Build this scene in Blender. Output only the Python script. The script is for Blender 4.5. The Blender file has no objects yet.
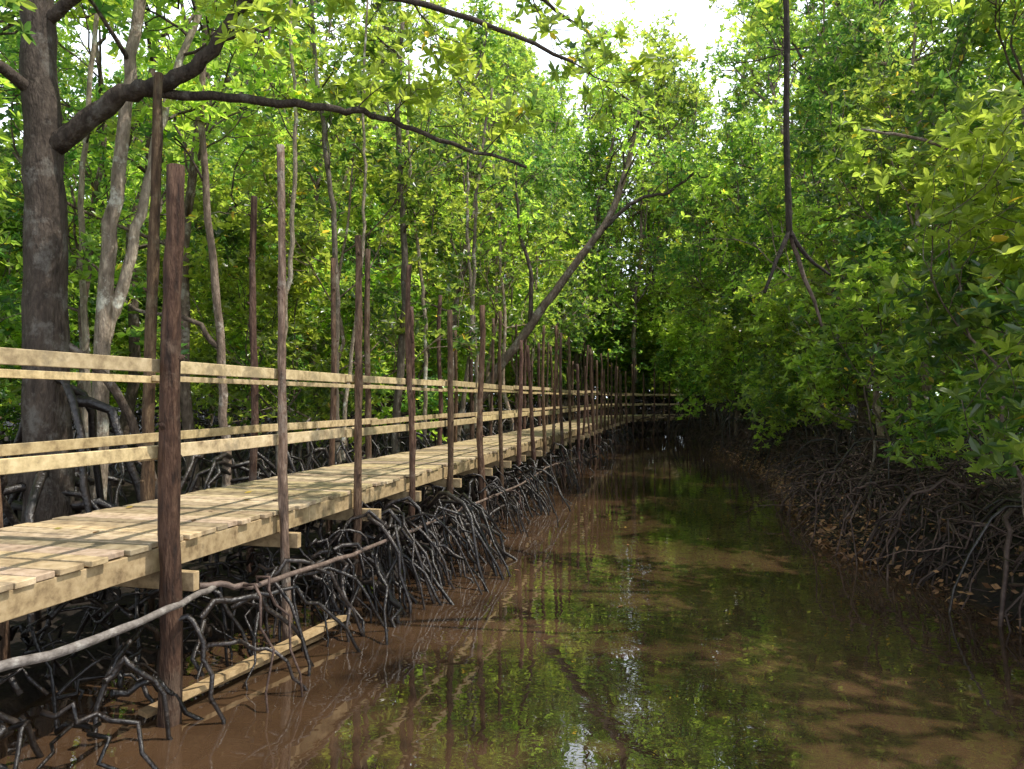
import bpy, math, random
import numpy as np
from mathutils import Vector, noise
SEED=7
rng=np.random.default_rng(SEED); random.seed(SEED)
scene=bpy.context.scene
def nrm(v):
    v=np.asarray(v,float); return v/(np.linalg.norm(v)+1e-9)

# ---------------------------------------------------------------- materials
def new_mat(name):
    m=bpy.data.materials.new(name); m.use_nodes=True
    nt=m.node_tree; nt.nodes.clear()
    return m,nt,nt.nodes,nt.links
def ramp(N,stops):
    r=N.new('ShaderNodeValToRGB'); e=r.color_ramp.elements
    e[0].position=stops[0][0]; e[0].color=(*stops[0][1],1)
    e[1].position=stops[-1][0]; e[1].color=(*stops[-1][1],1)
    for p,c in stops[1:-1]:
        x=e.new(p); x.color=(*c,1)
    return r
def wood_mat(name,stops,scale=(8,8,8),rough=0.8,bump=0.4,bscale=20,use_attr=True,dist=0.02,spec=0.3,patch=None,pp=(0.55,.64)):
    m,nt,N,L=new_mat(name)
    out=N.new('ShaderNodeOutputMaterial'); p=N.new('ShaderNodeBsdfPrincipled')
    tc=N.new('ShaderNodeTexCoord'); mp=N.new('ShaderNodeMapping'); mp.inputs['Scale'].default_value=scale
    n=N.new('ShaderNodeTexNoise'); n.inputs['Scale'].default_value=1; n.inputs['Detail'].default_value=8; n.inputs['Roughness'].default_value=0.65
    L.new(tc.outputs['Object'],mp.inputs['Vector']); L.new(mp.outputs[0],n.inputs['Vector'])
    r=ramp(N,stops); L.new(n.outputs['Fac'],r.inputs[0])
    col=r.outputs[0]
    if patch:
        n3=N.new('ShaderNodeTexNoise'); n3.inputs['Scale'].default_value=3.1; n3.inputs['Detail'].default_value=8; n3.inputs['Roughness'].default_value=.7
        L.new(tc.outputs['Object'],n3.inputs['Vector'])
        r3=ramp(N,[(pp[0],(0,0,0)),(pp[1],(1,1,1))]); L.new(n3.outputs['Fac'],r3.inputs[0])
        mx=N.new('ShaderNodeMix'); mx.data_type='RGBA'; L.new(r3.outputs[0],mx.inputs[0]); L.new(col,mx.inputs[6]); mx.inputs[7].default_value=(*patch,1)
        col=mx.outputs[2]
    if use_attr:
        a=N.new('ShaderNodeAttribute'); a.attribute_name='Col'
        mx=N.new('ShaderNodeMix'); mx.data_type='RGBA'; mx.blend_type='MULTIPLY'; mx.inputs[0].default_value=1
        L.new(col,mx.inputs[6]); L.new(a.outputs['Color'],mx.inputs[7]); col=mx.outputs[2]
    L.new(col,p.inputs['Base Color']); p.inputs['Roughness'].default_value=rough
    p.inputs['Specular IOR Level'].default_value=spec
    mp2=N.new('ShaderNodeMapping'); mp2.inputs['Scale'].default_value=tuple(s*2.5 for s in scale)
    n2=N.new('ShaderNodeTexNoise'); n2.inputs['Scale'].default_value=1; n2.inputs['Detail'].default_value=6
    L.new(tc.outputs['Object'],mp2.inputs['Vector']); L.new(mp2.outputs[0],n2.inputs['Vector'])
    b=N.new('ShaderNodeBump'); b.inputs['Strength'].default_value=bump; b.inputs['Distance'].default_value=dist
    L.new(n2.outputs['Fac'],b.inputs['Height']); L.new(b.outputs[0],p.inputs['Normal'])
    L.new(p.outputs[0],out.inputs[0]); return m
M_bark=wood_mat('bark',[(0.3,(0.028,0.019,0.013)),(0.55,(0.08,0.058,0.042)),(0.75,(0.16,0.125,0.095))],(16,16,5),bump=1.0,dist=.03,patch=(0.16,0.14,0.115))
M_post=wood_mat('rough_pole_wood',[(0.3,(0.028,0.017,0.012)),(0.5,(0.09,0.05,0.032)),(0.72,(0.21,0.135,0.09))],(26,26,5),bump=1.0,dist=.03,patch=(.15,.11,.08))
M_plank=wood_mat('sawn_plank_wood',[(0.28,(0.2,0.14,0.08)),(0.5,(0.5,0.385,0.23)),(0.72,(0.68,0.55,0.36))],(11,11,11),rough=0.75,bump=0.4,dist=0.01,patch=(.3,.235,.15))
M_root=wood_mat('root_bark',[(0.3,(0.010,0.0075,0.006)),(0.55,(0.024,0.018,0.015)),(0.75,(0.085,0.066,0.052))],(16,16,16),rough=0.33,bump=0.6,spec=0.5)
M_rootR=wood_mat('dry_root_bark',[(0.3,(0.03,0.018,0.013)),(0.55,(0.075,0.047,0.036)),(0.75,(0.16,0.11,0.085))],(16,16,16),rough=0.6,bump=0.5)

def leaf_mat():
    m,nt,N,L=new_mat('mangrove_leaf')
    out=N.new('ShaderNodeOutputMaterial'); p=N.new('ShaderNodeBsdfPrincipled'); t=N.new('ShaderNodeBsdfTranslucent')
    a=N.new('ShaderNodeAttribute'); a.attribute_name='Col'
    oi=N.new('ShaderNodeObjectInfo')
    h=N.new('ShaderNodeHueSaturation'); h.inputs['Saturation'].default_value=.98
    mr=N.new('ShaderNodeMapRange'); mr.inputs['To Min'].default_value=0.95; mr.inputs['To Max'].default_value=1.6
    L.new(oi.outputs['Random'],mr.inputs[0]); L.new(mr.outputs[0],h.inputs['Value']); 
    mh=N.new('ShaderNodeMapRange'); mh.inputs['To Min'].default_value=0.49; mh.inputs['To Max'].default_value=0.515
    L.new(oi.outputs['Random'],mh.inputs[0]); L.new(mh.outputs[0],h.inputs['Hue'])
    L.new(a.outputs['Color'],h.inputs['Color'])
    L.new(h.outputs[0],p.inputs['Base Color']); p.inputs['Roughness'].default_value=0.28; p.inputs['Specular IOR Level'].default_value=0.65
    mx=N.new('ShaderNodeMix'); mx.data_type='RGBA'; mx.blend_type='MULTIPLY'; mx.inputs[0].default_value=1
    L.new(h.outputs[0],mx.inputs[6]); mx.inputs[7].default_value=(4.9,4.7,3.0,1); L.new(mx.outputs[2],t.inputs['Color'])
    ms=N.new('ShaderNodeMixShader'); ms.inputs[0].default_value=0.55
    L.new(p.outputs[0],ms.inputs[1]); L.new(t.outputs[0],ms.inputs[2]); L.new(ms.outputs[0],out.inputs[0]); return m
M_leaf=leaf_mat()
def litter_mat():
    m,nt,N,L=new_mat('dead_leaf')
    out=N.new('ShaderNodeOutputMaterial'); p=N.new('ShaderNodeBsdfPrincipled')
    a=N.new('ShaderNodeAttribute'); a.attribute_name='Col'
    n=N.new('ShaderNodeTexNoise'); n.inputs['Scale'].default_value=60
    mx=N.new('ShaderNodeMix'); mx.data_type='RGBA'; mx.blend_type='MULTIPLY'; mx.inputs[0].default_value=0.4
    L.new(a.outputs['Color'],mx.inputs[6]); L.new(n.outputs['Fac'],mx.inputs[7]); L.new(mx.outputs[2],p.inputs['Base Color'])
    p.inputs['Roughness'].default_value=0.6; L.new(p.outputs[0],out.inputs[0]); return m
M_litter=litter_mat()
def mud_mat():
    m,nt,N,L=new_mat('mud')
    out=N.new('ShaderNodeOutputMaterial'); p=N.new('ShaderNodeBsdfPrincipled'); tc=N.new('ShaderNodeTexCoord')
    n=N.new('ShaderNodeTexNoise'); n.inputs['Scale'].default_value=3; n.inputs['Detail'].default_value=10; n.inputs['Roughness'].default_value=0.7
    L.new(tc.outputs['Object'],n.inputs['Vector'])
    r=ramp(N,[(0.35,(0.009,0.0065,0.005)),(0.55,(0.022,0.015,0.0095)),(0.7,(0.055,0.037,0.023))]); L.new(n.outputs['Fac'],r.inputs[0])
    L.new(r.outputs[0],p.inputs['Base Color']); p.inputs['Roughness'].default_value=0.75; p.inputs['Specular IOR Level'].default_value=.25
    n2=N.new('ShaderNodeTexNoise'); n2.inputs['Scale'].default_value=14; n2.inputs['Detail'].default_value=8
    L.new(tc.outputs['Object'],n2.inputs['Vector'])
    b=N.new('ShaderNodeBump'); b.inputs['Strength'].default_value=0.8; b.inputs['Distance'].default_value=0.05
    L.new(n2.outputs['Fac'],b.inputs['Height']); L.new(b.outputs[0],p.inputs['Normal']); L.new(p.outputs[0],out.inputs[0]); return m
M_mud=mud_mat()
def water_mat():
    m,nt,N,L=new_mat('muddy_water')
    out=N.new('ShaderNodeOutputMaterial'); p=N.new('ShaderNodeBsdfPrincipled'); tc=N.new('ShaderNodeTexCoord')
    n=N.new('ShaderNodeTexNoise'); n.inputs['Scale'].default_value=0.6; n.inputs['Detail'].default_value=6; n.inputs['Roughness'].default_value=.6
    L.new(tc.outputs['Object'],n.inputs['Vector'])
    r=ramp(N,[(0.36,(0.032,0.018,0.0095)),(0.64,(0.085,0.048,0.025))]); L.new(n.outputs['Fac'],r.inputs[0])
    L.new(r.outputs[0],p.inputs['Base Color']); p.inputs['Roughness'].default_value=0.0; p.inputs['IOR'].default_value=2.1
    mp=N.new('ShaderNodeMapping'); mp.inputs['Scale'].default_value=(1.0,1.3,1); mp.inputs['Rotation'].default_value=(0,0,0.3)
    L.new(tc.outputs['Object'],mp.inputs['Vector'])
    a=N.new('ShaderNodeTexNoise'); a.inputs['Scale'].default_value=3.5; a.inputs['Detail'].default_value=2.5; a.inputs['Roughness'].default_value=0.5; a.inputs['Distortion'].default_value=0.5
    L.new(mp.outputs[0],a.inputs['Vector'])
    b=N.new('ShaderNodeBump'); b.inputs['Strength'].default_value=0.10; b.inputs['Distance'].default_value=0.02
    L.new(a.outputs['Fac'],b.inputs['Height']); L.new(b.outputs[0],p.inputs['Normal']); L.new(p.outputs[0],out.inputs[0]); return m
M_water=water_mat()

# ---------------------------------------------------------------- mesh buffer (all quads)
class Buf:
    def __init__(s): s.v=[];s.f=[];s.m=[];s.c=[];s.sm=[];s.n=0; s.ros=[]
    def add(s,v,f,mat=0,col=(1,1,1),smooth=True):
        v=np.asarray(v,float).reshape(-1,3); f=np.asarray(f,int).reshape(-1,4)
        s.v.append(v); s.f.append(f+s.n); s.m.append(np.full(len(f),mat)); s.sm.append(np.full(len(f),smooth))
        c=np.asarray(col,float)
        if c.ndim==1: c=np.tile(c,(len(v),1))
        s.c.append(c); s.n+=len(v)
    def tube(s,pts,rads,k=6,mat=0,col=(1,1,1),wob=0.0):
        pts=np.asarray(pts,float); n=len(pts); rads=np.broadcast_to(np.asarray(rads,float),(n,))
        T=np.gradient(pts,axis=0); T/=np.linalg.norm(T,axis=1)[:,None]+1e-9
        ref=np.array([0,0,1.]) if abs(T[0][2])<0.8 else np.array([1.,0,0])
        u=nrm(np.cross(T[0],ref)); an=np.arange(k)*2*math.pi/k
        V=np.zeros((n,k,3))
        for i in range(n):
            u=nrm(u-T[i]*np.dot(u,T[i])); w=np.cross(T[i],u)
            rr=rads[i]*(1+(rng.normal(0,wob,k) if wob else 0))
            V[i]=pts[i]+(np.cos(an)*rr)[:,None]*u+(np.sin(an)*rr)[:,None]*w
        i=np.arange(n-1)[:,None]*k; j=np.arange(k)[None,:]; j2=(j+1)%k
        F=np.stack([i+j,i+j2,i+k+j2,i+k+j],-1).reshape(-1,4)
        s.add(V.reshape(-1,3),F,mat,col)
        for e,base in ((0,0),(1,(n-1)*k)):
            idx=[base+q for q in range(k)]
            if k>=4:
                ff=[]
                for q in range(1,k-2,2): ff.append([idx[0],idx[q],idx[q+1],idx[q+2]])
                ff=np.array(ff)+ (s.n-n*k)
                if e==0: ff=ff[:,::-1]
                s.f.append(ff); s.m.append(np.full(len(ff),mat)); s.sm.append(np.full(len(ff),False))
    def box(s,p0,p1,w,h,side,mat=0,col=(1,1,1)):
        p0=np.asarray(p0,float);p1=np.asarray(p1,float); side=nrm(side)
        d=nrm(p1-p0); up=nrm(np.cross(side,d)); 
        if up[2]<0: up=-up
        vs=[]
        for p in(p0,p1):
            for a,b in((-1,-1),(1,-1),(1,1),(-1,1)): vs.append(p+side*a*w/2+up*b*h/2)
        s.add(vs,[[0,1,2,3],[7,6,5,4],[0,4,5,1],[1,5,6,2],[2,6,7,3],[3,7,4,0]],mat,col,False)
    def rosette(s,p,ax,size=0.11,tone=None): s.ros.append((*p,*nrm(ax),size,rng.random() if tone is None else tone))
    def flush_leaves(s,mat,nl=7):
        if not s.ros: return
        R=np.array(s.ros); R=np.repeat(R,nl,0); n=len(R)
        pos=R[:,:3]; ax=R[:,3:6]; size=R[:,6]*rng.uniform(0.7,1.2,n); tone=R[:,7]
        ref=rng.normal(size=(len(s.ros),3)); ref=np.repeat(ref,nl,0)
        u=np.cross(ax,ref); u/=np.linalg.norm(u,axis=1)[:,None]; w=np.cross(ax,u)
        phi=np.tile(np.arange(nl)*2*math.pi/nl,len(s.ros))+rng.normal(0,.35,n)
        th=np.radians(rng.uniform(35,95,n))
        rad=np.cos(phi)[:,None]*u+np.sin(phi)[:,None]*w
        d=ax*np.cos(th)[:,None]+rad*np.sin(th)[:,None]
        side=np.cross(d,ax)+rng.normal(0,.25,(n,3)); side/=np.linalg.norm(side,axis=1)[:,None]
        nn=np.cross(side,d); L=size[:,None]; W=L*0.24
        V=np.stack([pos, pos+d*L*.38+side*W+nn*L*.06, pos+d*L*.78+side*W*.8+nn*L*.04, pos+d*L*1.08-nn*L*.04,
                    pos+d*L*.78-side*W*.8+nn*L*.04, pos+d*L*.38-side*W+nn*L*.06],1).reshape(-1,3)
        b=np.arange(n)[:,None]*6
        F=np.stack([b+np.array([[0,1,2,3]]),b+np.array([[0,3,4,5]])],1).reshape(-1,4)
        t=np.clip(tone+rng.normal(0,.15,n),0,1)[:,None]
        C=(1-t)*np.array([[0.028,0.064,0.018]])+t*np.array([[0.155,0.198,0.034]])
        y=rng.random(n)<0.008; C[y]=np.array([0.3,0.22,0.03])
        s.add(V,F,mat,np.repeat(C,6,0),False); s.ros=[]
    def mesh(s,name,mats):
        v=np.concatenate(s.v);f=np.concatenate(s.f);m=np.concatenate(s.m);c=np.concatenate(s.c);sm=np.concatenate(s.sm)
        me=bpy.data.meshes.new(name); me.vertices.add(len(v)); me.vertices.foreach_set('co',v.ravel().astype(np.float32))
        me.loops.add(len(f)*4); me.loops.foreach_set('vertex_index',f.ravel().astype(np.int32))
        me.polygons.add(len(f)); me.polygons.foreach_set('loop_start',(np.arange(len(f))*4).astype(np.int32))
        me.polygons.foreach_set('loop_total',np.full(len(f),4,np.int32))
        for q in mats: me.materials.append(q)
        me.polygons.foreach_set('material_index',m.astype(np.int32)); me.polygons.foreach_set('use_smooth',sm.astype(bool))
        me.update(calc_edges=True)
        at=me.color_attributes.new('Col','FLOAT_COLOR','POINT')
        at.data.foreach_set('color',np.concatenate([c,np.ones((len(c),1))],1).ravel().astype(np.float32))
        me.validate(); return me
def obj(name,me,parent=None,loc=(0,0,0)):
    o=bpy.data.objects.new(name,me); scene.collection.objects.link(o); o.location=loc
    if parent: o.parent=parent
    return o
def spline(P,n=6):
    P=np.asarray(P,float); Q=np.vstack([2*P[0]-P[1],P,2*P[-1]-P[-2]]); out=[]
    for i in range(1,len(Q)-2):
        for t in np.linspace(0,1,n,endpoint=False):
            a,b,c,d=Q[i-1],Q[i],Q[i+1],Q[i+2]
            out.append(.5*((2*b)+(-a+c)*t+(2*a-5*b+4*c-d)*t*t+(-a+3*b-3*c+d)*t**3))
    out.append(P[-1]); return np.array(out)
def lerpr(a,b,n): return np.linspace(a,b,n)

# ---------------------------------------------------------------- plants
def branch(B,p,d,L,r,lev,trop=0.25,nch=(5,5),nros=8,size=0.11,spread=0.16,tone=None,jit=0.22,col=1.):
    n=5; pts=[np.array(p,float)]; d=nrm(d)
    for i in range(n):
        d=nrm(d+rng.normal(0,jit,3)+np.array([0,0,trop*0.4])); pts.append(pts[-1]+d*L/n)
    pts=np.array(pts)
    B.tube(pts,lerpr(r,max(r*0.45,0.004),n+1),k=5 if lev>0 else 4,mat=0,col=(col,)*3)
    limb_children(B,pts,L,r,lev,trop,nch,nros,size,spread,tone,jit,col=col)
def limb_children(B,pts,L,r,lev,trop=0.25,nch=(5,5),nros=8,size=0.11,spread=0.16,tone=None,jit=0.22,t0=0.3,col=1.):
    n=len(pts)-1
    if tone is None: tone=rng.random()
    if lev==0:
        for q in range(nros):
            t=rng.uniform(.3,1.05)*n; i=min(int(t),n-1); b=pts[i]+(pts[i+1]-pts[i])*(t-i)
            off=rng.normal(0,spread,3); off[2]*=.7
            B.rosette(b+off,np.array([0,0,1])+nrm(off)*0.7+rng.normal(0,.25,3),size,np.clip(tone+rng.normal(0,.2),0,1))
        return
    N=nch[lev-1]
    for q in range(N):
        t=(t0+(1-t0)*(q+rng.random())/N)*n; i=min(int(t),n-1); b=pts[i]+(pts[i+1]-pts[i])*(t-i)
        td=nrm(pts[i+1]-pts[i]); a=rng.normal(size=3); a-=td*np.dot(a,td); a=nrm(a)
        an=math.radians(rng.uniform(30,70)); dd=td*math.cos(an)+a*math.sin(an)
        branch(B,b,dd,L*rng.uniform(.4,.65),r*.5,lev-1,trop,nch,nros,size,spread,np.clip(tone+rng.normal(0,.15),0,1),jit,col)
def stilt_roots(B,cx,cy,n,z0=(0.5,1.6),reach=(0.6,1.6),r=0.03,mat=2):
    for q in range(n):
        a=rng.uniform(0,2*math.pi); z=rng.uniform(*z0); R=rng.uniform(*reach); 
        P=[]
        for t in np.linspace(0,1,8):
            rr=R*t**0.8; zz=z*(1-t**2.4)-0.35*t**6+0.12*math.sin(t*math.pi)
            P.append([cx+math.cos(a+t*.2)*rr,cy+math.sin(a+t*.2)*rr,zz])
        P=np.array(P); P[1:-1]+=rng.normal(0,.03,(6,3))
        B.tube(P,lerpr(r*rng.uniform(.8,1.3),r*.6,8),5,mat)
def make_tree(name,H,cb,cr,tr,nl=9,nch=(5,5),nros=6,stems=1,size=0.13,nroots=8,lean=0.05,pale=1.):
    B=Buf()
    for st in range(stems):
        x,y=(0,0) if stems==1 else rng.normal(0,.35,2)
        dx,dy=rng.normal(0,lean,2)+(0 if stems==1 else rng.normal(0,.2,2))
        zs=np.linspace(0.2,H*.88,12)
        P=np.array([[x+dx*z+rng.normal(0,.07)*(z>1)+.18*math.sin(z*.6+st),y+dy*z+rng.normal(0,.07)*(z>1),z] for z in zs])
        P=spline(P,2); B.tube(P,lerpr(tr,tr*.3,len(P)),7,0,(rng.uniform(.8,1.2)*pale,)*3)
        K=max(3,int(nl/stems))
        for q in range(K):
            z=cb*.85+(H*.88-cb*.85)*(q+rng.random())/K; i=np.argmin(abs(P[:,2]-z)); 
            f=(z-cb*.85)/(H-cb*.85); a=q*2.4+rng.normal(0,.4)
            Lb=cr*(1.0-.45*f*f)*rng.uniform(.75,1.15)
            branch(B,P[i],[math.cos(a),math.sin(a),.25+.9*f],Lb,tr*.35,2,0.3,nch,nros,size,col=pale)
        branch(B,P[-1],[dx,dy,1],cr*.7,tr*.3,2,.3,nch,nros,size,col=pale)
    stilt_roots(B,0,0,nroots,r=max(.02,tr*.35))
    B.flush_leaves(1,6)
    return B.mesh(name,[M_bark,M_leaf,M_root])
TALL=[make_tree('mangrove_tall_a',12.5,4.2,2.7,.10,10,(4,5),pale=2.),make_tree('mangrove_tall_b',13.5,5.0,3.0,.12,10,(4,5),pale=1.4),make_tree('mangrove_tall_c',11.5,3.6,2.5,.075,10,(4,5),pale=3.8)]
MID=[make_tree('mangrove_mid_a',8,1.9,2.2,.055,9,(4,5),6,pale=1.8),make_tree('mangrove_mid_b',7,1.5,2.3,.05,9,(4,5),6,pale=2.8)]
SHR=[make_tree('mangrove_low_a',4.2,.9,1.5,.03,9,(4,4),6,stems=3,nroots=10,pale=1.5),make_tree('mangrove_low_b',3.4,.6,1.6,.028,9,(4,4),6,stems=3,nroots=10,pale=1.5)]

# ---------------------------------------------------------------- layout functions
def edgeX(Y): return -3.31+0.24*Y          # water-side edge of deck
def farX(Y): return -4.76+0.24*Y
LY=[-30,-10,2,5,7,9,12,20,30,36,40,44,48,60]; LX=[-10,-6.0,-3.9,-3.0,-2.0,-1.2,-.3,1.6,4.0,5.6,7.5,12,16,28]
RY=[-30,-10,2,6.7,10,14,18,25,31.5,36,40,44,60]; RX=[4,5.5,5.0,4.5,4.3,5.3,6.4,7.4,8.1,8.6,9.6,12,28]
def Lb(Y): return np.interp(Y,LY,LX)
def Rb(Y): return np.interp(Y,RY,RX)
path=[]
Y=-8.0
while Y<35.5: path.append((-4.035+0.24*Y,Y)); Y+=0.2
hd=math.atan2(1,0.24); x,y=path[-1]
R=7.5; 
while hd>math.radians(4): 
    x+=math.cos(hd)*.2; y+=math.sin(hd)*.2; hd-=.2/R; path.append((x,y))
for i in range(60): x+=math.cos(hd)*.2; y+=math.sin(hd)*.2; path.append((x,y))
path=np.array(path); seg=np.linalg.norm(np.diff(path,axis=0),axis=1); S=np.concatenate([[0],np.cumsum(seg)])
def PT(s): return np.array([np.interp(s,S,path[:,0]),np.interp(s,S,path[:,1])])
def DIR(s):
    d=PT(min(s+.15,S[-1]))-PT(max(s-.15,0)); return d/np.linalg.norm(d)
def at(s,off,z):   # off>0 toward water
    p=PT(s); d=DIR(s); return np.array([p[0]+d[1]*off,p[1]-d[0]*off,z])
def sY(Y): return float(np.interp(Y,path[:200,1],S[:200])) 

# ---------------------------------------------------------------- ground + water
def axis(a0,a1,step,far):
    c=list(np.arange(a0,a1,step)); o=[]; d=step; v=a1
    while v<far: o.append(v); d*=1.35; v+=d
    o.append(far); pr=[]; d=step; v=a0-d
    while v>-far: pr.append(v); d*=1.35; v-=d
    pr.append(-far); return np.array(pr[::-1]+c+o)
gx=axis(-12,16,.22,1500); gy=axis(-4,48,.22,1500)
X,Yg=np.meshgrid(gx,gy); l=Lb(Yg);r=Rb(Yg)
din=np.minimum(X-l,r-X); din=np.where((Yg>58)|(Yg<-29),-5,din)
nz=np.array([[noise.noise(Vector((a*.9,b*.9,0)))+.5*noise.noise(Vector((a*2.6,b*2.6,3))) for a in gx] for b in gy])
land=.13+.13*nz+np.clip((X-r)*.22,0,.5); t=np.clip((din+nz*.5+.35)/.9,0,1); t=t*t*(3-2*t)
Z=land*(1-t)+(-.7)*t
nx,ny=len(gx),len(gy); V=np.stack([X,Yg,Z],-1).reshape(-1,3)
def gz(x,y): return float(Z[np.argmin(abs(gy-y)),np.argmin(abs(gx-x))])
i=np.arange(ny-1)[:,None]*nx; j=np.arange(nx-1)[None,:]
F=np.stack([i+j,i+j+1,i+nx+j+1,i+nx+j],-1).reshape(-1,4)
B=Buf(); B.add(V,F); obj('ground',B.mesh('ground',[M_mud]))
B=Buf(); B.add([[-45,-30,0],[45,-30,0],[45,58,0],[-45,58,0]],[[0,1,2,3]],0,(1,1,1),False); obj('water',B.mesh('water',[M_water]))

# ---------------------------------------------------------------- boardwalk
bw=bpy.data.objects.new('boardwalk',None); scene.collection.objects.link(bw)
DZ=1.10; HW=.70
B=Buf(); s=.1
while s<S[-1]-.3:
    w=rng.uniform(.11,.18); g=rng.uniform(.008,.024)
    sc=s+w/2; ov1=rng.uniform(-.01,.03); ov2=rng.uniform(-.02,.035)
    a=at(sc,-HW-ov1,DZ-.018+rng.normal(0,.003)); b=at(sc,HW+ov2,DZ-.018+rng.normal(0,.003))
    yaw=rng.normal(0,.007); a[:2]+=DIR(sc)*yaw; b[:2]-=DIR(sc)*yaw
    k=rng.uniform(.55,1.12); B.box(a,b,w,.034,[*DIR(sc),0],0,(k,k*rng.uniform(.93,1.02),k*rng.uniform(.8,1.08)))
    s+=w+g
o=obj('deck_planks',B.mesh('deck_planks',[M_plank]),bw); md=o.modifiers.new('b','BEVEL'); md.width=.004; md.segments=1
nearY=[-4.6,-3.2,-1.6,-.2,1.3,3.05,4.72,6.07,7.37,8.75,10.1,11.6,12.9,14.2]
topsN={3.05:2.6,4.72:3.45,6.07:4.05,7.37:3.6,8.75:3.55,10.1:3.2,11.6:3.45,12.9:3.5,14.2:3.1}
farY=[-4,-2.6,-1.1,.4,1.9,3.5,5.16,6.62,8.18,9.96,11.1,13.0,14.3]
topsF={5.16:2.9,6.62:4.95,8.18:4.3,9.96:3.9,11.1:4.25,13.0:3.6,14.3:4.0}
BP=Buf(); BB=Buf()
nearS=[]; farS=[]
for y in nearY: nearS.append((sY(y),topsN.get(y,rng.uniform(2.6,3.6))))
for y in farY: farS.append((sY(y),topsF.get(y,rng.uniform(2.6,3.6))))
s=nearS[-1][0]+1.25
while s<S[-1]-1:
    nearS.append((s,rng.uniform(2.9,4.5))); farS.append((s+rng.uniform(-.3,.3),rng.uniform(3.,4.7))); s+=rng.uniform(1.0,1.4)
rad_over={sY(4.72):.066,sY(6.07):.036}
col_over={sY(4.72):(.75,.66,.6),sY(6.07):(2.0,2.3,2.5)}
lean_over={sY(4.72):(.003,.002),sY(6.07):(-.022,.004),sY(7.37):(-.006,.01)}
def post(s,off,top,r,cc=None,lean=None):
    lx,ly=rng.normal(0,.022,2); n=20; zs=np.linspace(-.5,top,n); a1,a2=rng.uniform(.008,.028,2); f1,f2=rng.uniform(1.,2.4,2)
    if lean: lx,ly=lean; a1=a2=.01
    P=[at(s,off,z)+np.array([lx*(z-1)+a1*math.sin(z*f1+s),ly*(z-1)+a2*math.cos(z*f2+s),0])+rng.normal(0,.003,3)*[1,1,0] for z in zs]
    k=rng.uniform(.6,1.5)
    if cc is None: cc=(k,k*rng.uniform(.9,1.05),k*rng.uniform(.82,1.1))
    BP.tube(P,lerpr(r*1.1,r*.8,n)*(1+rng.normal(0,.05,n)),10,0,cc,wob=.06)
    for q in range(4):
        z=rng.uniform(1.2,top-.1); i=np.argmin(abs(zs-z)); a=rng.uniform(0,6.28); d=np.array([math.cos(a),math.sin(a),.7])
        BP.tube([P[i],P[i]+d*r*.9,P[i]+d*(r+.02)],[r*.4,r*.33,r*.2],5,0,tuple(.8*x for x in cc))
for s,t in nearS:
    ss=s+.05; r=rad_over.get(s,rng.uniform(.036,.056)); post(ss,HW+.035+r,t,r,col_over.get(s),lean_over.get(s))
    e=rng.uniform(.15,.27); BB.box(at(ss+.02+r+.03,-HW-.22,DZ-.25),at(ss+.02+r+.03,HW+e,DZ-.25),.055,.12,[*DIR(ss),0],0,(.8,.74,.66))
for s,t in farS:
    ss=s-0.165; r=rng.uniform(.036,.055); post(ss,-HW-.02-r-.02,t,r)
o=obj('posts',BP.mesh('posts',[M_post]),bw)
for off in(-HW+.06,0,HW-.03):
    s=0.05; q=0
    while s<S[-1]-3.2:
        e=s+(3.0 if s<42 else 1.0); zz=DZ-.112+(.002 if q%2 else 0)
        k=rng.uniform(.6,.85); BB.box(at(s,off,zz),at(e-.004,off,zz),.045,.145,[DIR((s+e)/2)[1],-DIR((s+e)/2)[0],0],0,(k,k*.93,k*.82)); s=e; q+=1
o=obj('beams',BB.mesh('beams',[M_plank]),bw); md=o.modifiers.new('b','BEVEL'); md.width=.004; md.segments=1
BR=Buf()
def rails(posts,off,heights):
    for hi,(h,bh) in enumerate(heights):
        i=0; k0=0
        while i<len(posts)-1:
            st=2 if posts[i][0]<40 else 1; j=min(i+st+(1 if rng.random()<.4 and st==2 else 0),len(posts)-1)
            a=posts[i][0]-.12; b=posts[j][0]+.14; da=rng.normal(0,.012); db=rng.normal(0,.012)
            oo=off+(.014 if k0%2 else -.014)
            k=rng.uniform(.9,1.25); sd=DIR((a+b)/2)
            BR.box(at(a,oo,DZ+h+da),at(b,oo,DZ+h+db),.024,bh*rng.uniform(.9,1.1),[sd[1],-sd[0],0],0,(k,k*.98,k*rng.uniform(.8,.95)))
            i=j; k0+=1
rails([(s+.05,t) for s,t in nearS],HW-.01,[(1.10,.075),(.56,.085)])
rails([(s-.165,t) for s,t in farS],-HW+.02,[(1.06,.055),(.55,.08)])
o=obj('rails',BR.mesh('rails',[M_plank]),bw); md=o.modifiers.new('b','BEVEL'); md.width=.003; md.segments=1

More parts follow.
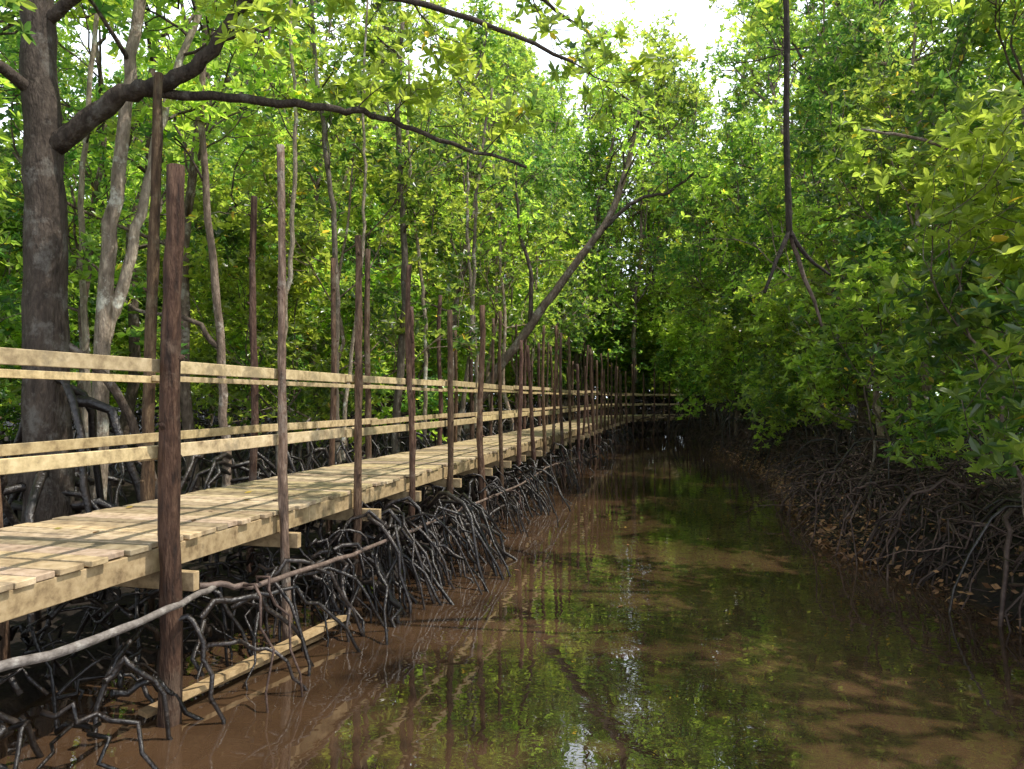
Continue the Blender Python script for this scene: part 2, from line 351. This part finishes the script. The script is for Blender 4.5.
# ---------------------------------------------------------------- hero trees
def hero(name,limbs,roots=None,leafsize=.12,nros=7):
    B=Buf()
    for L in limbs:
        P=spline(L['p'],6); P[1:-1]+=rng.normal(0,L.get('j',.012),(len(P)-2,3)); n=len(P)
        c=L.get('c',1.); B.tube(P,lerpr(L['r'][0],L['r'][1],n),L.get('k',9),0,(c,c*L.get('g',1),c*L.get('g',1)),wob=.03)
        if L.get('leaf'):
            ln=L.get('len',1.6); limb_children(B,P,ln,L['r'][1]*1.2,2,.2,L['leaf'],nros,leafsize,.14,L.get('tone'),.22,L.get('t0',.3))
    if roots: stilt_roots(B,*roots)
    B.flush_leaves(1); return obj(name,B.mesh(name,[M_bark,M_leaf,M_root]))
hero('mangrove_tree',[
 dict(p=[(-4.35,7,.1),(-4.37,7,1.0),(-4.42,7,2.9),(-4.46,7,4.35),(-4.6,7.1,5.8),(-4.7,7.4,8),(-4.5,7.5,10.5)],r=(.235,.10),k=14,leaf=(4,4),t0=.7,len=2.0,c=.8),
 dict(p=[(-4.35,7,4.4),(-3.75,6.95,4.85),(-3.28,6.9,4.95),(-2.9,6.9,5.2),(-2.4,6.8,5.85),(-1.9,6.7,6.7)],r=(.10,.04),leaf=(3,4),t0=.55,c=.7),
 dict(p=[(-3.6,6.95,4.9),(-2.7,7,4.86),(-1.8,7.1,4.8),(-1.3,7.3,4.8),(-.6,7.4,4.55),(.15,7.5,4.35)],r=(.05,.014),leaf=(3,3),len=1.0,t0=.35,c=.7,tone=.9),
 dict(p=[(-4.6,7.1,5.6),(-3.5,6.9,6.1),(-2,6.9,5.9),(-.6,7.0,5.7),(.6,7.2,5.3)],r=(.06,.016),leaf=(5,4),len=1.3,t0=.25,c=.8,tone=.85),
 dict(p=[(-4.6,7.1,6.6),(-3.2,7.6,7.3),(-1.6,8,7.2),(-.2,8.4,6.9),(.9,8.8,6.4)],r=(.06,.016),leaf=(5,4),len=1.5,t0=.2,c=.8,tone=.7),
 dict(p=[(-4.5,7,4.9),(-4.9,6.2,5.2),(-4.6,5.4,5.2),(-4.1,4.9,5.0)],r=(.06,.02),leaf=(4,4),len=1.1,t0=.4,c=.8,tone=.4),
 dict(p=[(-4.4,7,1.0),(-4.1,6.9,.6),(-3.7,6.8,.3),(-3.5,6.6,-.1)],r=(.12,.06),c=.7),
 dict(p=[(-4.4,7,1.3),(-4.9,6.8,1.1),(-5.3,6.7,.5),(-5.5,6.6,-.1)],r=(.10,.05),c=.7),
 dict(p=[(-4.4,7,2.6),(-4.0,7.3,2.2),(-3.7,7.6,1.2),(-3.5,7.9,-.1)],r=(.05,.035),c=1.5),
],(-4.37,7,12,(.7,2.2),(.7,1.3),.05))
hero('mangrove_tree',[
 dict(p=[(-4.5,8,-.1),(-4.47,8,.9),(-4.4,8,3.06),(-4.26,8,4.7),(-4.12,8.1,6.4),(-4.0,8.3,9)],r=(.10,.05),leaf=(4,4),t0=.7,len=2,c=3.6,g=1.08),
 dict(p=[(-4.42,8,2.6),(-4.25,8.1,3.3),(-4.1,8.2,4.2),(-3.95,8.4,5.4),(-3.5,8.6,7)],r=(.07,.035),leaf=(4,4),t0=.7,c=4.8,g=1.12),
],(-4.47,8,8,(.5,1.5),(.5,1.1),.035))
hero('mangrove_tree',[
 dict(p=[(-3.5,9.2,-.1),(-3.55,9.2,1),(-3.62,9.2,2.6),(-3.75,9.1,4.2),(-3.8,9,5.8),(-3.6,9,8)],r=(.065,.03),leaf=(4,4),t0=.6,c=2.8),
 dict(p=[(-3.62,9.2,2.6),(-4.0,9.1,3.0),(-4.6,9.0,3.1),(-5.2,9.0,3.7)],r=(.035,.015),leaf=(3,3),t0=.4,len=1.,c=1.3)],(-3.5,9.2,8,(.5,1.4),(.5,1.0),.03))
for (tx,ty,lx,c,r0) in [(-3.3,10.6,.02,4.,.045),(-2.6,11.6,-.06,1.8,.06),(-2.9,12.8,.05,4.5,.04),(-2.1,13.6,.01,1.4,.085),(-1.7,15.2,-.05,3.8,.05),(-1.3,16.6,.09,2.4,.06),(-5.6,9.5,.03,4.,.05),(-6.1,8.4,-.04,2.6,.07),(-.9,18.2,-.02,3.,.06)]:
    hero('mangrove_tree',[dict(p=[(tx+lx*z+.08*math.sin(z*.9+tx),ty+.06*math.sin(z*.7),z) for z in (-.1,1.5,3,4.5,6,7.5,9)],r=(r0,r0*.45),leaf=(4,4),t0=.55,len=1.8,c=c,g=1.1,tone=rng.uniform(.4,1))],(tx,ty,7,(.4,1.4),(.4,.95),.025))
hero('leaning_mangrove_tree',[
 dict(p=[(-1.7,20,-.2),(-.8,20,2.1),(.5,20,3.95),(1.7,20,5.6),(2.65,20,6.95),(3.2,20,8.6),(3.6,20,10.4)],r=(.15,.06),leaf=(4,4),t0=.72,len=2.2,c=2.2),
 dict(p=[(2.5,20,6.6),(3.3,19.8,7.3),(4.2,19.6,7.5),(5,19.5,8.1)],r=(.06,.03),leaf=(4,4),t0=.4,len=1.7),
 dict(p=[(.5,20,3.95),(.5,19.9,5.4),(.2,20,6.6),(.1,20,8.4)],r=(.07,.03),leaf=(4,4),t0=.4,len=2)],(-1.7,20,12,(.5,1.8),(.5,1.5),.05))
hero('overhanging_mangrove_tree',[
 dict(p=[(7.3,7.2,-.1),(7.2,7.2,1.5),(6.8,7.1,3.5),(6.4,7,5.5),(5.8,6.9,8),(5.4,6.8,10)],r=(.09,.05),leaf=(4,5),t0=.35,len=2.4),
 dict(p=[(6.5,7,4.6),(4.9,6.5,5.6),(3.6,6.2,6.3),(2.2,6,6.8),(1.6,5.9,6.9)],r=(.07,.025),leaf=(4,3),t0=.15,len=1.0,tone=.7),
 dict(p=[(6.3,6.8,5.8),(4.9,7.5,6.6),(4.2,8.6,7.2),(3.4,9.8,7.6)],r=(.06,.02),leaf=(4,5),t0=.2,len=1.8,tone=.8),
 dict(p=[(6.8,6.9,3.0),(5.4,7.2,4.0),(4.5,7.8,4.7),(3.9,8.2,5.0)],r=(.035,.012),leaf=(5,4),t0=.1,len=1.3,tone=.5,c=2.4),
 dict(p=[(7.0,7.1,2.0),(6.2,7.0,2.9),(5.6,7.0,3.3),(5.0,7.1,3.4)],r=(.03,.012),leaf=(5,4),t0=.05,len=1.2,tone=.35,c=2.4),
 dict(p=[(2.24,6,6.8),(2.22,6,6),(2.25,6,5),(2.24,6,4.2),(2.26,6,3.32)],r=(.022,.026),c=.45,j=.002),
 dict(p=[(2.26,6,3.36),(2.14,5.95,3.12),(2.02,5.9,2.84)],r=(.022,.013),c=.4,k=6,j=.002),
 dict(p=[(2.26,6,3.36),(2.42,6.05,3.16),(2.63,6.1,3.02)],r=(.022,.011),c=.4,k=6,j=.002),
 dict(p=[(2.26,6,3.36),(2.40,6.1,3.05),(2.52,6.15,2.8),(2.60,6.2,2.6)],r=(.022,.011),c=1.4,k=6,j=.002),
],(7.3,7.2,14,(.5,1.6),(.6,1.5),.03))

# ---------------------------------------------------------------- forest
cnt=0
def place(me,x,y,sc,nm):
    global cnt
    o=bpy.data.objects.new(nm,me); scene.collection.objects.link(o)
    o.location=(x,y,rng.uniform(-.05,.05)); o.rotation_euler=(rng.normal(0,.03),rng.normal(0,.03),rng.uniform(0,6.28)); o.scale=(sc,sc,sc*rng.uniform(.92,1.1)); cnt+=1
heroes=[(-4.4,7),(-4.5,8),(-3.5,9.2),(-1.7,20),(7.2,6.8)]
for Y0 in np.arange(-5,70,2.5):
    st=2.5 if Y0<46 else 3.4
    for X0 in np.arange(-30,40,st):
        x=X0+rng.uniform(-1.,1.); y=Y0+rng.uniform(-.95,.95)
        if Y0>50 and rng.random()<.35: continue
        if abs(x)>0.76*max(y,0)+5: continue
        if min(math.hypot(x-a,y-b) for a,b in heroes)<1.3: continue
        dl=farX(y)-x; dr=x-Rb(y); dp=np.min(np.hypot(path[:,0]-x,path[:,1]-y))
        if dp<1.75: continue
        u=rng.random(); sc=rng.uniform(.85,1.12)*(1+max(0,y-15)/48)
        if y<46 and Lb(y)-.2<x<Rb(y)+.5: continue
        if y<40 and dl>0 :
            if dl>14: continue
            if y<4 and dl<2.5: continue
            if dl<3.5: me=(TALL[rng.integers(3)] if u<.6 else MID[rng.integers(2)]) if u<.75 else SHR[rng.integers(2)]; 
            else: me=TALL[rng.integers(3)] if u<.4 else (MID[rng.integers(2)] if u<.72 else SHR[rng.integers(2)])
            if dl<2.2 and me in SHR: continue
            if dl<3 and y<12: 
                if me in MID or me in SHR: continue
                if rng.random()<.4: continue
            if dl<3 and me in SHR: sc=min(sc,1.1)
        elif y<46 and x>Rb(y):
            if dr>13: continue
            if dr<2.2: 
                me=MID[rng.integers(2)] if u<.5 else SHR[rng.integers(2)]
                if u>.85: continue
            elif dr<4.5: me=TALL[rng.integers(3)] if u<.5 else MID[rng.integers(2)]
            else: me=TALL[rng.integers(3)] if u<.6 else MID[rng.integers(2)]
            if y<22 and me in TALL: sc*=.9
        elif y>=44 : me=TALL[rng.integers(3)] if u<.4 else (MID[rng.integers(2)] if u<.65 else SHR[rng.integers(2)])
        else:
            continue
        if me in SHR: place(me,x,y,sc,'mangrove_shrub')
        else: place(me,x,y,sc,'mangrove_tree')
for x,y,k in [(8.6,18,1.05),(9.4,22.5,1.25),(10.0,27,1.3),(10.6,32,1.35),(8.,14,1.)]: place(TALL[cnt%3],x,y,k,'mangrove_tree')
for x,y,k in [(6.0,8.3,.85),(6.2,12.0,.9),(7.4,16.8,1.),(7.9,20.5,1.),(7.1,6.2,.85),(8.7,25,1.1),(9.2,29,1.2)]: place(SHR[cnt%2],x,y,k,'mangrove_shrub')
for x in np.arange(2,16,1.5): place(SHR[cnt%2],x,46.5+rng.normal(0,.8),1.5,'mangrove_shrub')
for x in np.arange(3,17,2.2): place(SHR[cnt%2],x,49.5+rng.normal(0,.8),1.9,'mangrove_shrub')
for y in np.arange(3,26,2.1): 
    xr=Rb(y)+rng.uniform(8,10); place(SHR[cnt%2],xr,y,1.3,'mangrove_shrub'); 
    xl=farX(y)-rng.uniform(9,12)
    if y>5: place(SHR[cnt%2],xl,y,1.5,'mangrove_shrub')
print('TREES',cnt)

# ---------------------------------------------------------------- roots along banks
def arch(B,p0,p1,h,r,mat=0,col=1.,k=5,n=9,wig=.03,pw=2.2):
    p0=np.array(p0,float);p1=np.array(p1,float); P=[]
    for t in np.linspace(0,1,n):
        P.append(p0+(p1-p0)*np.array([t,t,t**pw])+np.array([0,0,h*math.sin(t*math.pi)*(1-.3*t)]))
    P=np.array(P); P[1:-1]+=rng.normal(0,wig,(n-2,3)); B.tube(P,lerpr(r,r*.65,n),k,mat,(col,)*3)
B=Buf()
clumps=[(6.9,16,.7),(7.5,34,1.0),(8.2,40,1.15),(9.0,34,1.1),(9.9,22,.8),(11.2,14,.7),(12.4,34,1.0),(13.4,34,1.05),(14.4,18,.8),(16.5,12,.7),(19,14,.6),(22,14,.6),(25,14,.5),(28,14,.5),(31,16,.5),(34,20,.6)]
for cy,nr,reach in clumps:
    for q in range(nr):
        y=cy+rng.normal(0,.45); e=edgeX(y); o0=rng.uniform(-.7,.45); z=rng.uniform(.15,.75)
        a=rng.normal(-.35,.8); R=rng.uniform(.35,1.)*reach*1.2
        x0=e+o0; x1=x0+math.cos(a)*R; y1=y+math.sin(a)*R
        if x1>edgeX(y1)+reach+.3: x1=edgeX(y1)+reach*rng.uniform(.6,1.2)
        arch(B,(x0,y,z),(x1,y1,-.14),rng.uniform(.05,.4),rng.uniform(.012,.03),0,rng.uniform(.4,1.9),6,10,.03,rng.uniform(1.5,3))
for q in range(260):
    y=4+rng.random()*30; x=farX(y)-rng.uniform(.5,4.5); a=rng.uniform(0,6.28); R=rng.uniform(.4,1.2)
    if x+math.cos(a)*R>farX(y)-.1: R=.3
    arch(B,(x,y,rng.uniform(.4,1.5)),(x+math.cos(a)*R,y+math.sin(a)*R,-.05),rng.uniform(.05,.3),rng.uniform(.016,.04),0,rng.uniform(.7,2.4))
for q in range(120):
    y=rng.uniform(2.0,6.8); x=edgeX(y)-rng.uniform(-.15,1.7); a=rng.uniform(0,6.28); R=rng.uniform(.3,.9)
    arch(B,(x,y,rng.uniform(.15,.6)),(x+math.cos(a)*R,y+math.sin(a)*R,-.15),rng.uniform(.05,.25),rng.uniform(.010,.026),0,rng.uniform(.3,1.),6,10)
for a,b,h,r in [((-2.05,4.9,.55),(-1.45,5.6,-.1),.18,.022),((-2.1,4.6,.6),(-1.75,4.55,-.15),.12,.02),((-2.0,5.3,.5),(-1.15,5.9,-.1),.16,.02),
                ((-2.3,4.2,.4),(-1.95,4.4,-.1),.15,.02),((-2.0,4.8,.35),(-1.35,5.1,-.1),.1,.016),((-1.9,5.8,.6),(-1.2,6.3,-.1),.2,.02),((-1.8,6.2,.5),(-1.0,6.4,-.1),.15,.018),((-1.75,6.5,.6),(-.95,6.9,-.1),.2,.022)]:
    arch(B,a,b,h,r,0,rng.uniform(.8,1.8),7,12,.02)
obj('mangrove_roots',B.mesh('mangrove_roots',[M_root]))
B=Buf()
for q in range(1250):
    y=3.0+(rng.random()**1.4)*38; rx=Rb(y); x=rx+rng.uniform(.1,2.6); g=gz(x,y); 
    cl=noise.noise(Vector((x*.6,y*.6,2)))
    z=g+rng.uniform(.05,.45)+max(0,cl)*.9
    a=rng.uniform(0,6.28) if rng.random()<.6 else rng.normal(math.pi+.4,.7); R=rng.uniform(.3,1.3)
    x1=max(x+math.cos(a)*R,rx-.5+rng.uniform(0,.3)); y1=y+math.sin(a)*R
    arch(B,(x,y,z),(x1,y1,max(gz(x1,y1),-.1)-.03),rng.uniform(.0,.35),rng.uniform(.007,.021),0,rng.uniform(.3,1.6),4,8,.045,rng.uniform(1,2.6))
for q in range(1300):
    y=3.5+(rng.random()**1.3)*34; x=Rb(y)+rng.uniform(-.15,2.4); z=gz(x,y)+rng.uniform(.02,.75)**1.4; d=nrm(rng.normal(size=3)*np.array([1,1,.35])); L=rng.uniform(.3,1.2)
    P=np.array([np.array([x,y,z])+d*L*t+np.array([0,0,-.2*t*t]) for t in np.linspace(0,1,5)]); P[1:]+=rng.normal(0,.03,(4,3)); B.tube(P,lerpr(.008,.003,5),4,0,(rng.uniform(.6,2.2),)*3)
for (x0,y0,z0,x1,y1,z1,r) in [(4.9,7.2,.9,4.25,6.5,-.15,.03),(5.2,8.5,1.0,4.3,8.9,-.1,.025),(5.4,6.2,1.2,4.35,6.3,-.1,.026),(5.5,11,.9,4.5,10.3,-.1,.026)]:
    arch(B,(x0,y0,z0),(x1,y1,z1),.1,r,0,.9,6)
for q in range(260):
    x=rng.uniform(3,14); y=rng.uniform(37,45); a=rng.uniform(0,6.28); R=rng.uniform(.5,1.5)
    arch(B,(x,y,rng.uniform(.4,1.5)),(x+math.cos(a)*R,y+math.sin(a)*R,-.05),.2,rng.uniform(.02,.04),0,rng.uniform(.6,1.2))
obj('mangrove_roots',B.mesh('mangrove_roots_dry',[M_rootR]))
B=Buf()
P=spline([(-2.0,4.75,.80),(-1.75,5.0,.74),(-1.57,5.5,.72),(-1.23,6.94,.64),(-.55,9.8,.58),(.15,12.3,.57),(.8,15.3,.6),(1.7,19,.45)],6); P[1:-1]+=rng.normal(0,.008,(len(P)-2,3))
B.tube(P,lerpr(.020,.015,len(P)),7,0,(2.3,2.6,2.7))
for q in range(10):
    i=rng.integers(4,len(P)-3); arch(B,P[i],P[i]+np.array([rng.uniform(.1,.6),rng.uniform(-.3,.5),-P[i][2]-.1]),.1,.012,0,1.2)
obj('fallen_branch',B.mesh('fallen_branch',[M_rootR]))
B=Buf(); P=spline([(-2.75,2.3,.90),(-2.2,3.3,.82),(-1.97,4.1,.80),(-1.93,4.85,.78)],6); P+=rng.normal(0,.004,P.shape); B.tube(P,lerpr(.028,.018,len(P)),8,0,(2.9,4.0,4.6),wob=.05)
obj('fallen_branch',B.mesh('fallen_branch_pale',[M_rootR]))
B=Buf(); B.box((-2.15,4.7,.09),(-1.44,6.35,.13),.10,.035,(1,-.4,.1),0,(.8,.72,.6)); B.box((-2.28,4.6,.05),(-1.6,6.2,.03),.08,.03,(1,-.4,-.2),0,(.7,.6,.5))
obj('fallen_plank',B.mesh('fallen_plank',[M_plank]))
B=Buf()
def flat(x,y,z,c,tilt=.12):
    a=rng.uniform(0,6.28); L=rng.uniform(.03,.05); W=L*.45; d=np.array([math.cos(a),math.sin(a),rng.normal(0,tilt)]); s=np.array([-math.sin(a),math.cos(a),rng.normal(0,tilt*1.6)])
    p=np.array([x,y,z]); B.add([p-d*L,p+s*W,p+d*L,p-s*W],[[0,1,2,3]],0,c,False)
cols=[(.45,.3,.04),(.36,.18,.07),(.24,.12,.055),(.3,.25,.05)]
for q in range(22):
    y=rng.uniform(5,24); x=rng.uniform(Lb(y)+.8,Rb(y)-.3); flat(x,y,.006,cols[rng.integers(4)],.03)
for q in range(7500):
    y=4+(rng.random()**1.5)*24; x=Rb(y)+rng.exponential(.6)-.2
    cl=noise.noise(Vector((x*.8,y*.8,9)))
    if cl<-.05 and rng.random()<.75: continue
    flat(x,y,max(gz(x,y),0)+.01+rng.random()**2*.28,cols[rng.integers(1,3)],.35)
for q in range(60):
    s_=rng.uniform(9,30); p=at(s_,rng.uniform(-.6,.6),DZ+.008); flat(*p,cols[rng.integers(4)])
obj('fallen_leaves',B.mesh('fallen_leaves',[M_litter]))

# ---------------------------------------------------------------- light
az=math.radians(100); el=math.radians(62)
sd=Vector((math.sin(az)*math.cos(el),math.cos(az)*math.cos(el),math.sin(el)))
sun=bpy.data.lights.new('sun','SUN'); sun.energy=5; sun.angle=math.radians(.5); sun.color=(1,.95,.86)
so=bpy.data.objects.new('sun',sun); scene.collection.objects.link(so); so.rotation_euler=sd.to_track_quat('Z','Y').to_euler(); so.location=(20,10,40)
w=bpy.data.worlds.new('World'); scene.world=w; w.use_nodes=True; N=w.node_tree.nodes; L=w.node_tree.links; N.clear()
out=N.new('ShaderNodeOutputWorld'); bg=N.new('ShaderNodeBackground'); bg.inputs['Strength'].default_value=.15
sky=N.new('ShaderNodeTexSky'); sky.sky_type='NISHITA'; sky.sun_disc=False; sky.sun_elevation=el; sky.sun_rotation=az
tc=N.new('ShaderNodeTexCoord'); n=N.new('ShaderNodeTexNoise'); n.inputs['Scale'].default_value=3.2; n.inputs['Detail'].default_value=7
L.new(tc.outputs['Generated'],n.inputs['Vector'])
sx=N.new('ShaderNodeSeparateXYZ'); L.new(tc.outputs['Generated'],sx.inputs[0])
mr=N.new('ShaderNodeMapRange'); mr.inputs['From Min'].default_value=.40; mr.inputs['From Max'].default_value=.62; mr.inputs['To Min'].default_value=.34; mr.inputs['To Max'].default_value=-.1
L.new(sx.outputs['Z'],mr.inputs[0])
ad=N.new('ShaderNodeMath'); ad.operation='ADD'; L.new(n.outputs['Fac'],ad.inputs[0]); L.new(mr.outputs[0],ad.inputs[1])
r=ramp(N,[(.46,(0,0,0)),(.66,(1,1,1))]); L.new(ad.outputs[0],r.inputs[0])
mx=N.new('ShaderNodeMix'); mx.data_type='RGBA'; L.new(r.outputs[0],mx.inputs[0]); L.new(sky.outputs[0],mx.inputs[6]); mx.inputs[7].default_value=(14,15.3,17,1)
L.new(mx.outputs[2],bg.inputs[0]); L.new(bg.outputs[0],out.inputs[0])
# ---------------------------------------------------------------- camera
cam=bpy.data.cameras.new('camera'); cam.lens=26; cam.sensor_width=36; cam.clip_end=5000; cam.clip_start=.05
co=bpy.data.objects.new('camera',cam); scene.collection.objects.link(co); co.location=(0,0,2.0); co.rotation_euler=(math.radians(91.05),0,0)
scene.camera=co
scene.view_settings.view_transform='Standard'; scene.view_settings.look='None'; scene.view_settings.exposure=0
